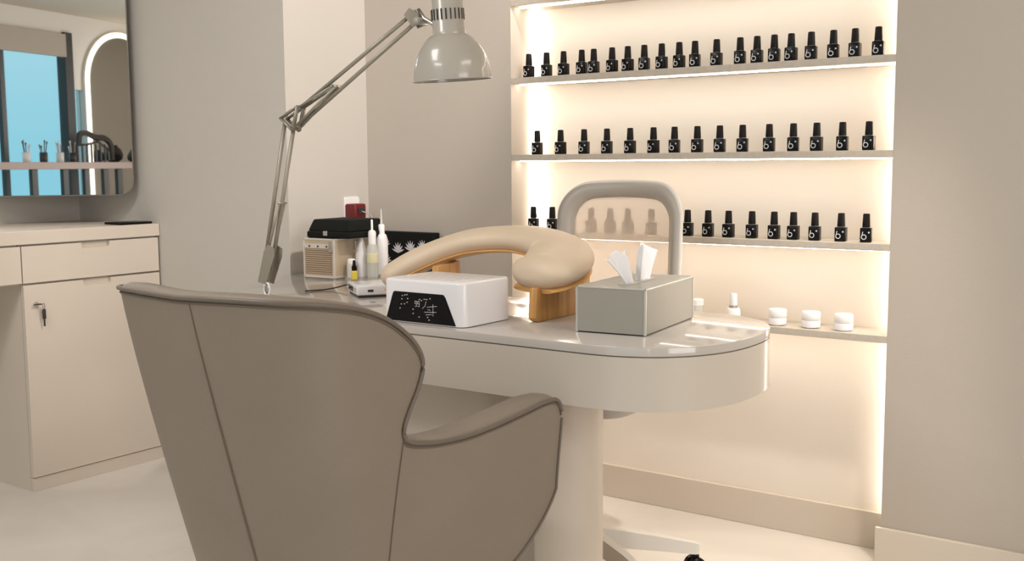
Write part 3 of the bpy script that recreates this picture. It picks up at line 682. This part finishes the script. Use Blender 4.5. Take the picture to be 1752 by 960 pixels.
def bottle(name, label, cat, loc, parts, group=None, rz=0):
    t = thing(name, label, cat, loc, rz, group)
    for (pn, prof, m) in parts: obj(pn, lathe(N(), prof, n=24), m, t, 'auto')
    return t
bottle('squeeze_bottle', 'white squeeze bottle with cone tip, leftmost tall bottle before the cosmetics case', 'bottle', (-2.459, 2.60, ZD),
       [('bottle_body', [(.018, 0), (.020, .003), (.020, .078), (.017, .086)], 'white'), ('cone_tip', [(.0165, .086), (.0165, .092), (.012, .106), (.004, .132), (.0025, .137)], 'white_soft')])
bottle('spray_bottle', 'clear pump bottle with white nozzle and pale round label between the white bottles', 'bottle', (-2.410, 2.60, ZD),
       [('bottle_body', [(.016, 0), (.018, .003), (.018, .098), (.013, .112)], 'clear'), ('pump', [(.0125, .110), (.013, .148), (.011, .154), (.004, .158), (.0035, .190), (.002, .192)], 'white_soft'), ('round_label', [(.0184, .050), (.0187, .052), (.0187, .080), (.0184, .082)], 'pale_yellow')])
bottle('needle_bottle', 'tallest white bottle with long thin nozzle beside the leaf-patterned box', 'bottle', (-2.441, 2.68, ZD),
       [('bottle_body', [(.017, 0), (.021, .004), (.021, .118), (.016, .136), (.011, .140)], 'white'), ('collar', [(.0105, .138), (.011, .168), (.008, .172)], 'white_soft'), ('nozzle', [(.0045, .172), (.0035, .190), (.0020, .222), (.0014, .223)], 'clear')])
bottle('dropper_bottle', 'tiny bottle of yellow oil with black dropper cap in front of the cosmetics case', 'bottle', (-2.417, 2.52, ZD),
       [('bottle_body', [(.009, 0), (.011, .002), (.011, .026), (.007, .031)], 'yellow'), ('cap', [(.0085, .030), (.0085, .044), (.0055, .047), (.0045, .060), (.003, .064)], 'black')])
bottle('small_jar', 'small frosted jar standing behind the tiny yellow dropper bottle', 'jar', (-2.462, 2.555, ZD),
       [('jar_body', [(.014, 0), (.016, .002), (.016, .044), (.013, .050)], 'clear'), ('lid', [(.0135, .049), (.0135, .060), (.010, .064)], 'white_soft')])
# nail drill control unit
cu = thing('control_unit', 'white control unit with dark display and cable beside the nail lamp', 'control unit', (-2.068, 2.166, ZD), math.radians(-35))
obj('unit_body', box(N(), -.135, 0, 0, .115, .007, .034, .004, 3), 'white', cu, 'auto')
obj('unit_base', box(N(), -.130, -.004, .004, .111, 0, .008, .001), 'dark', cu)
obj('display', box(N(), -.122, -.060, -.0012, .003, .013, .028, .001), 'screen', cu)
obj('button', box(N(), -.052, -.036, -.0012, .003, .014, .027, .001), 'shelf', cu)
obj('button', box(N(), -.030, -.014, -.0012, .003, .014, .027, .001), 'shelf', cu)
obj('socket', box(N(), -.002, .0012, .030, .046, .016, .023, .001), 'dark', cu)
tag(obj('power_cable', tube(N(), catmull([(-2.183, 2.255, ZD + .015), (-2.22, 2.285, ZD + .018), (-2.26, 2.28, ZD + .008), (-2.285, 2.25, ZD + .0025), (-2.31, 2.20, ZD + .0025)], 8), .0022, 6), 'dark', None, True), 'short dark cable curling from the white control unit onto the desk', 'cable')

# ================================================================ NAIL POLISH BOTTLES
def make_polish():
    t = thing('polish_bottle', 'x', 'nail polish')
    bm = prism(N(), [(x, y, 0) for x, y in rrect(.031, .031, .006, 4)], (0, 0, .040))
    es = [e for e in bm.edges if abs(e.verts[0].co.z - e.verts[1].co.z) < 1e-6]
    bmesh.ops.bevel(bm, geom=es, offset=.0022, segments=2, affect='EDGES', profile=.5)
    obj('glass_body', bm, 'black', t, 'auto')
    obj('cap', lathe(N(), [(.0108, .0415), (.0110, .043), (.0094, .077), (.0082, .0790), (0, .0795)], n=20, cap=False), 'black_cap', t, 'auto')
    obj('neck_ring', lathe(N(), [(.0085, .0395), (.0085, .0418)], n=16), 'silver', t, 'auto')
    bm = N(); y = -.0158
    R = .0062; tube(bm, [(-.0045 + R * math.cos(a), y, .0150 + R * math.sin(a)) for a in [2 * PI * k / 20 for k in range(20)]], .0012, 6, up=Vector((0, 1, 0)), close=True, ry=.0003)
    tube(bm, [(-.0098, y, .0175), (-.0085, y, .024), (-.0075, y, .0295)], .0011, 6, up=Vector((0, 1, 0)), ry=.0003)
    tube(bm, [(.0085 + .0016 * math.cos(a), y, .0275 + .0016 * math.sin(a)) for a in [2 * PI * k / 12 for k in range(12)]], .0009, 6, up=Vector((0, 1, 0)), close=True, ry=.0003)
    obj('logo', bm, 'silver', t)
    return t
proto = make_polish(); used = False
ORD = 'first second third fourth fifth sixth seventh eighth ninth tenth eleventh twelfth thirteenth fourteenth fifteenth sixteenth seventeenth eighteenth nineteenth twentieth'.split()
ROWS = [(1.403, 'top', [-2.036, -1.966, -1.9, -1.831, -1.786, -1.719, -1.663, -1.605, -1.545, -1.486, -1.434, -1.364, -1.29, -1.238, -1.186, -1.136, -1.078, -1.015, -.955, -.892]),
        (1.151, 'middle', [-2.004, -1.912, -1.822, -1.737, -1.653, -1.571, -1.499, -1.423, -1.35, -1.278, -1.196, -1.124, -1.056, -.983, -.91]),
        (.899, 'lowest', [-2.02, -1.945, -1.795, -1.724, -1.66, -1.576, -1.452, -1.384, -1.318, -1.244, -1.176, -1.118, -1.055, -.98, -.91])]
for z, nm, xs in ROWS:
    for i, x in enumerate(xs):
        if not used: o = proto; used = True
        else:
            o = proto.copy(); COL.objects.link(o)
            for c in list(proto.children):
                c2_ = c.copy(); COL.objects.link(c2_); c2_.parent = o
        o.location = (x, 2.972, z); o.rotation_euler = (0, 0, random.uniform(-.10, .22))
        if nm == 'lowest':
            lb = 'black polish bottle on the lowest polish shelf, ' + (ORD[i] + ' left of the office chair' if i < 2 else (ORD[i - 2] + ' seen through the chair mesh' if i < 6 else ORD[i - 6] + ' right of the office chair'))
        else:
            k = len(xs) - 1 - i
            lb = 'black polish bottle on the %s shelf, ' % nm + ((ORD[i] + ' from the left') if i <= k else (ORD[k] + ' from the right'))
        o['label'] = lb; o['category'] = 'nail polish'; o['group'] = 'black polish bottles on the %s polish shelf' % nm
# white jars and dropper on the lowest niche shelf
JL = ['leftmost white cream jar on the lowest niche shelf, nearest the desk end', 'middle white cream jar of the three on the lowest niche shelf', 'rightmost white cream jar on the lowest niche shelf']
for x, lb in zip((-1.160, -1.060, -.966), JL):
    t = thing('cream_jar', lb, 'cream jar', (x, 2.972, .648), 0, 'white cream jars on the lowest niche shelf')
    obj('jar_body', lathe(N(), [(.021, 0), (.026, .003), (.027, .020), (.025, .023)], n=32), 'white', t, 'auto')
    obj('lid', lathe(N(), [(.0255, .0235), (.0265, .025), (.0265, .044), (.0245, .047), (0, .0475)], n=32, cap=False), 'white_soft', t, 'auto')
bottle('serum_bottle', 'slim white serum bottle on the lowest niche shelf beyond the rounded desk end', 'bottle', (-1.299, 2.972, .648),
       [('bottle_body', [(.020, 0), (.022, .002), (.022, .034), (.018, .040)], 'white_soft'), ('collar', [(.0125, .039), (.0125, .048)], 'steel'), ('cap', [(.0115, .048), (.0115, .080), (.009, .084)], 'white')])
bottle('clear_jar', 'small clear lidded jar just right of the grey tissue box', 'jar', (-1.419, 2.972, .648),
       [('jar_body', [(.018, 0), (.02, .002), (.02, .040)], 'clear'), ('lid', [(.0215, .0405), (.0215, .056), (.019, .059)], 'white_soft')])
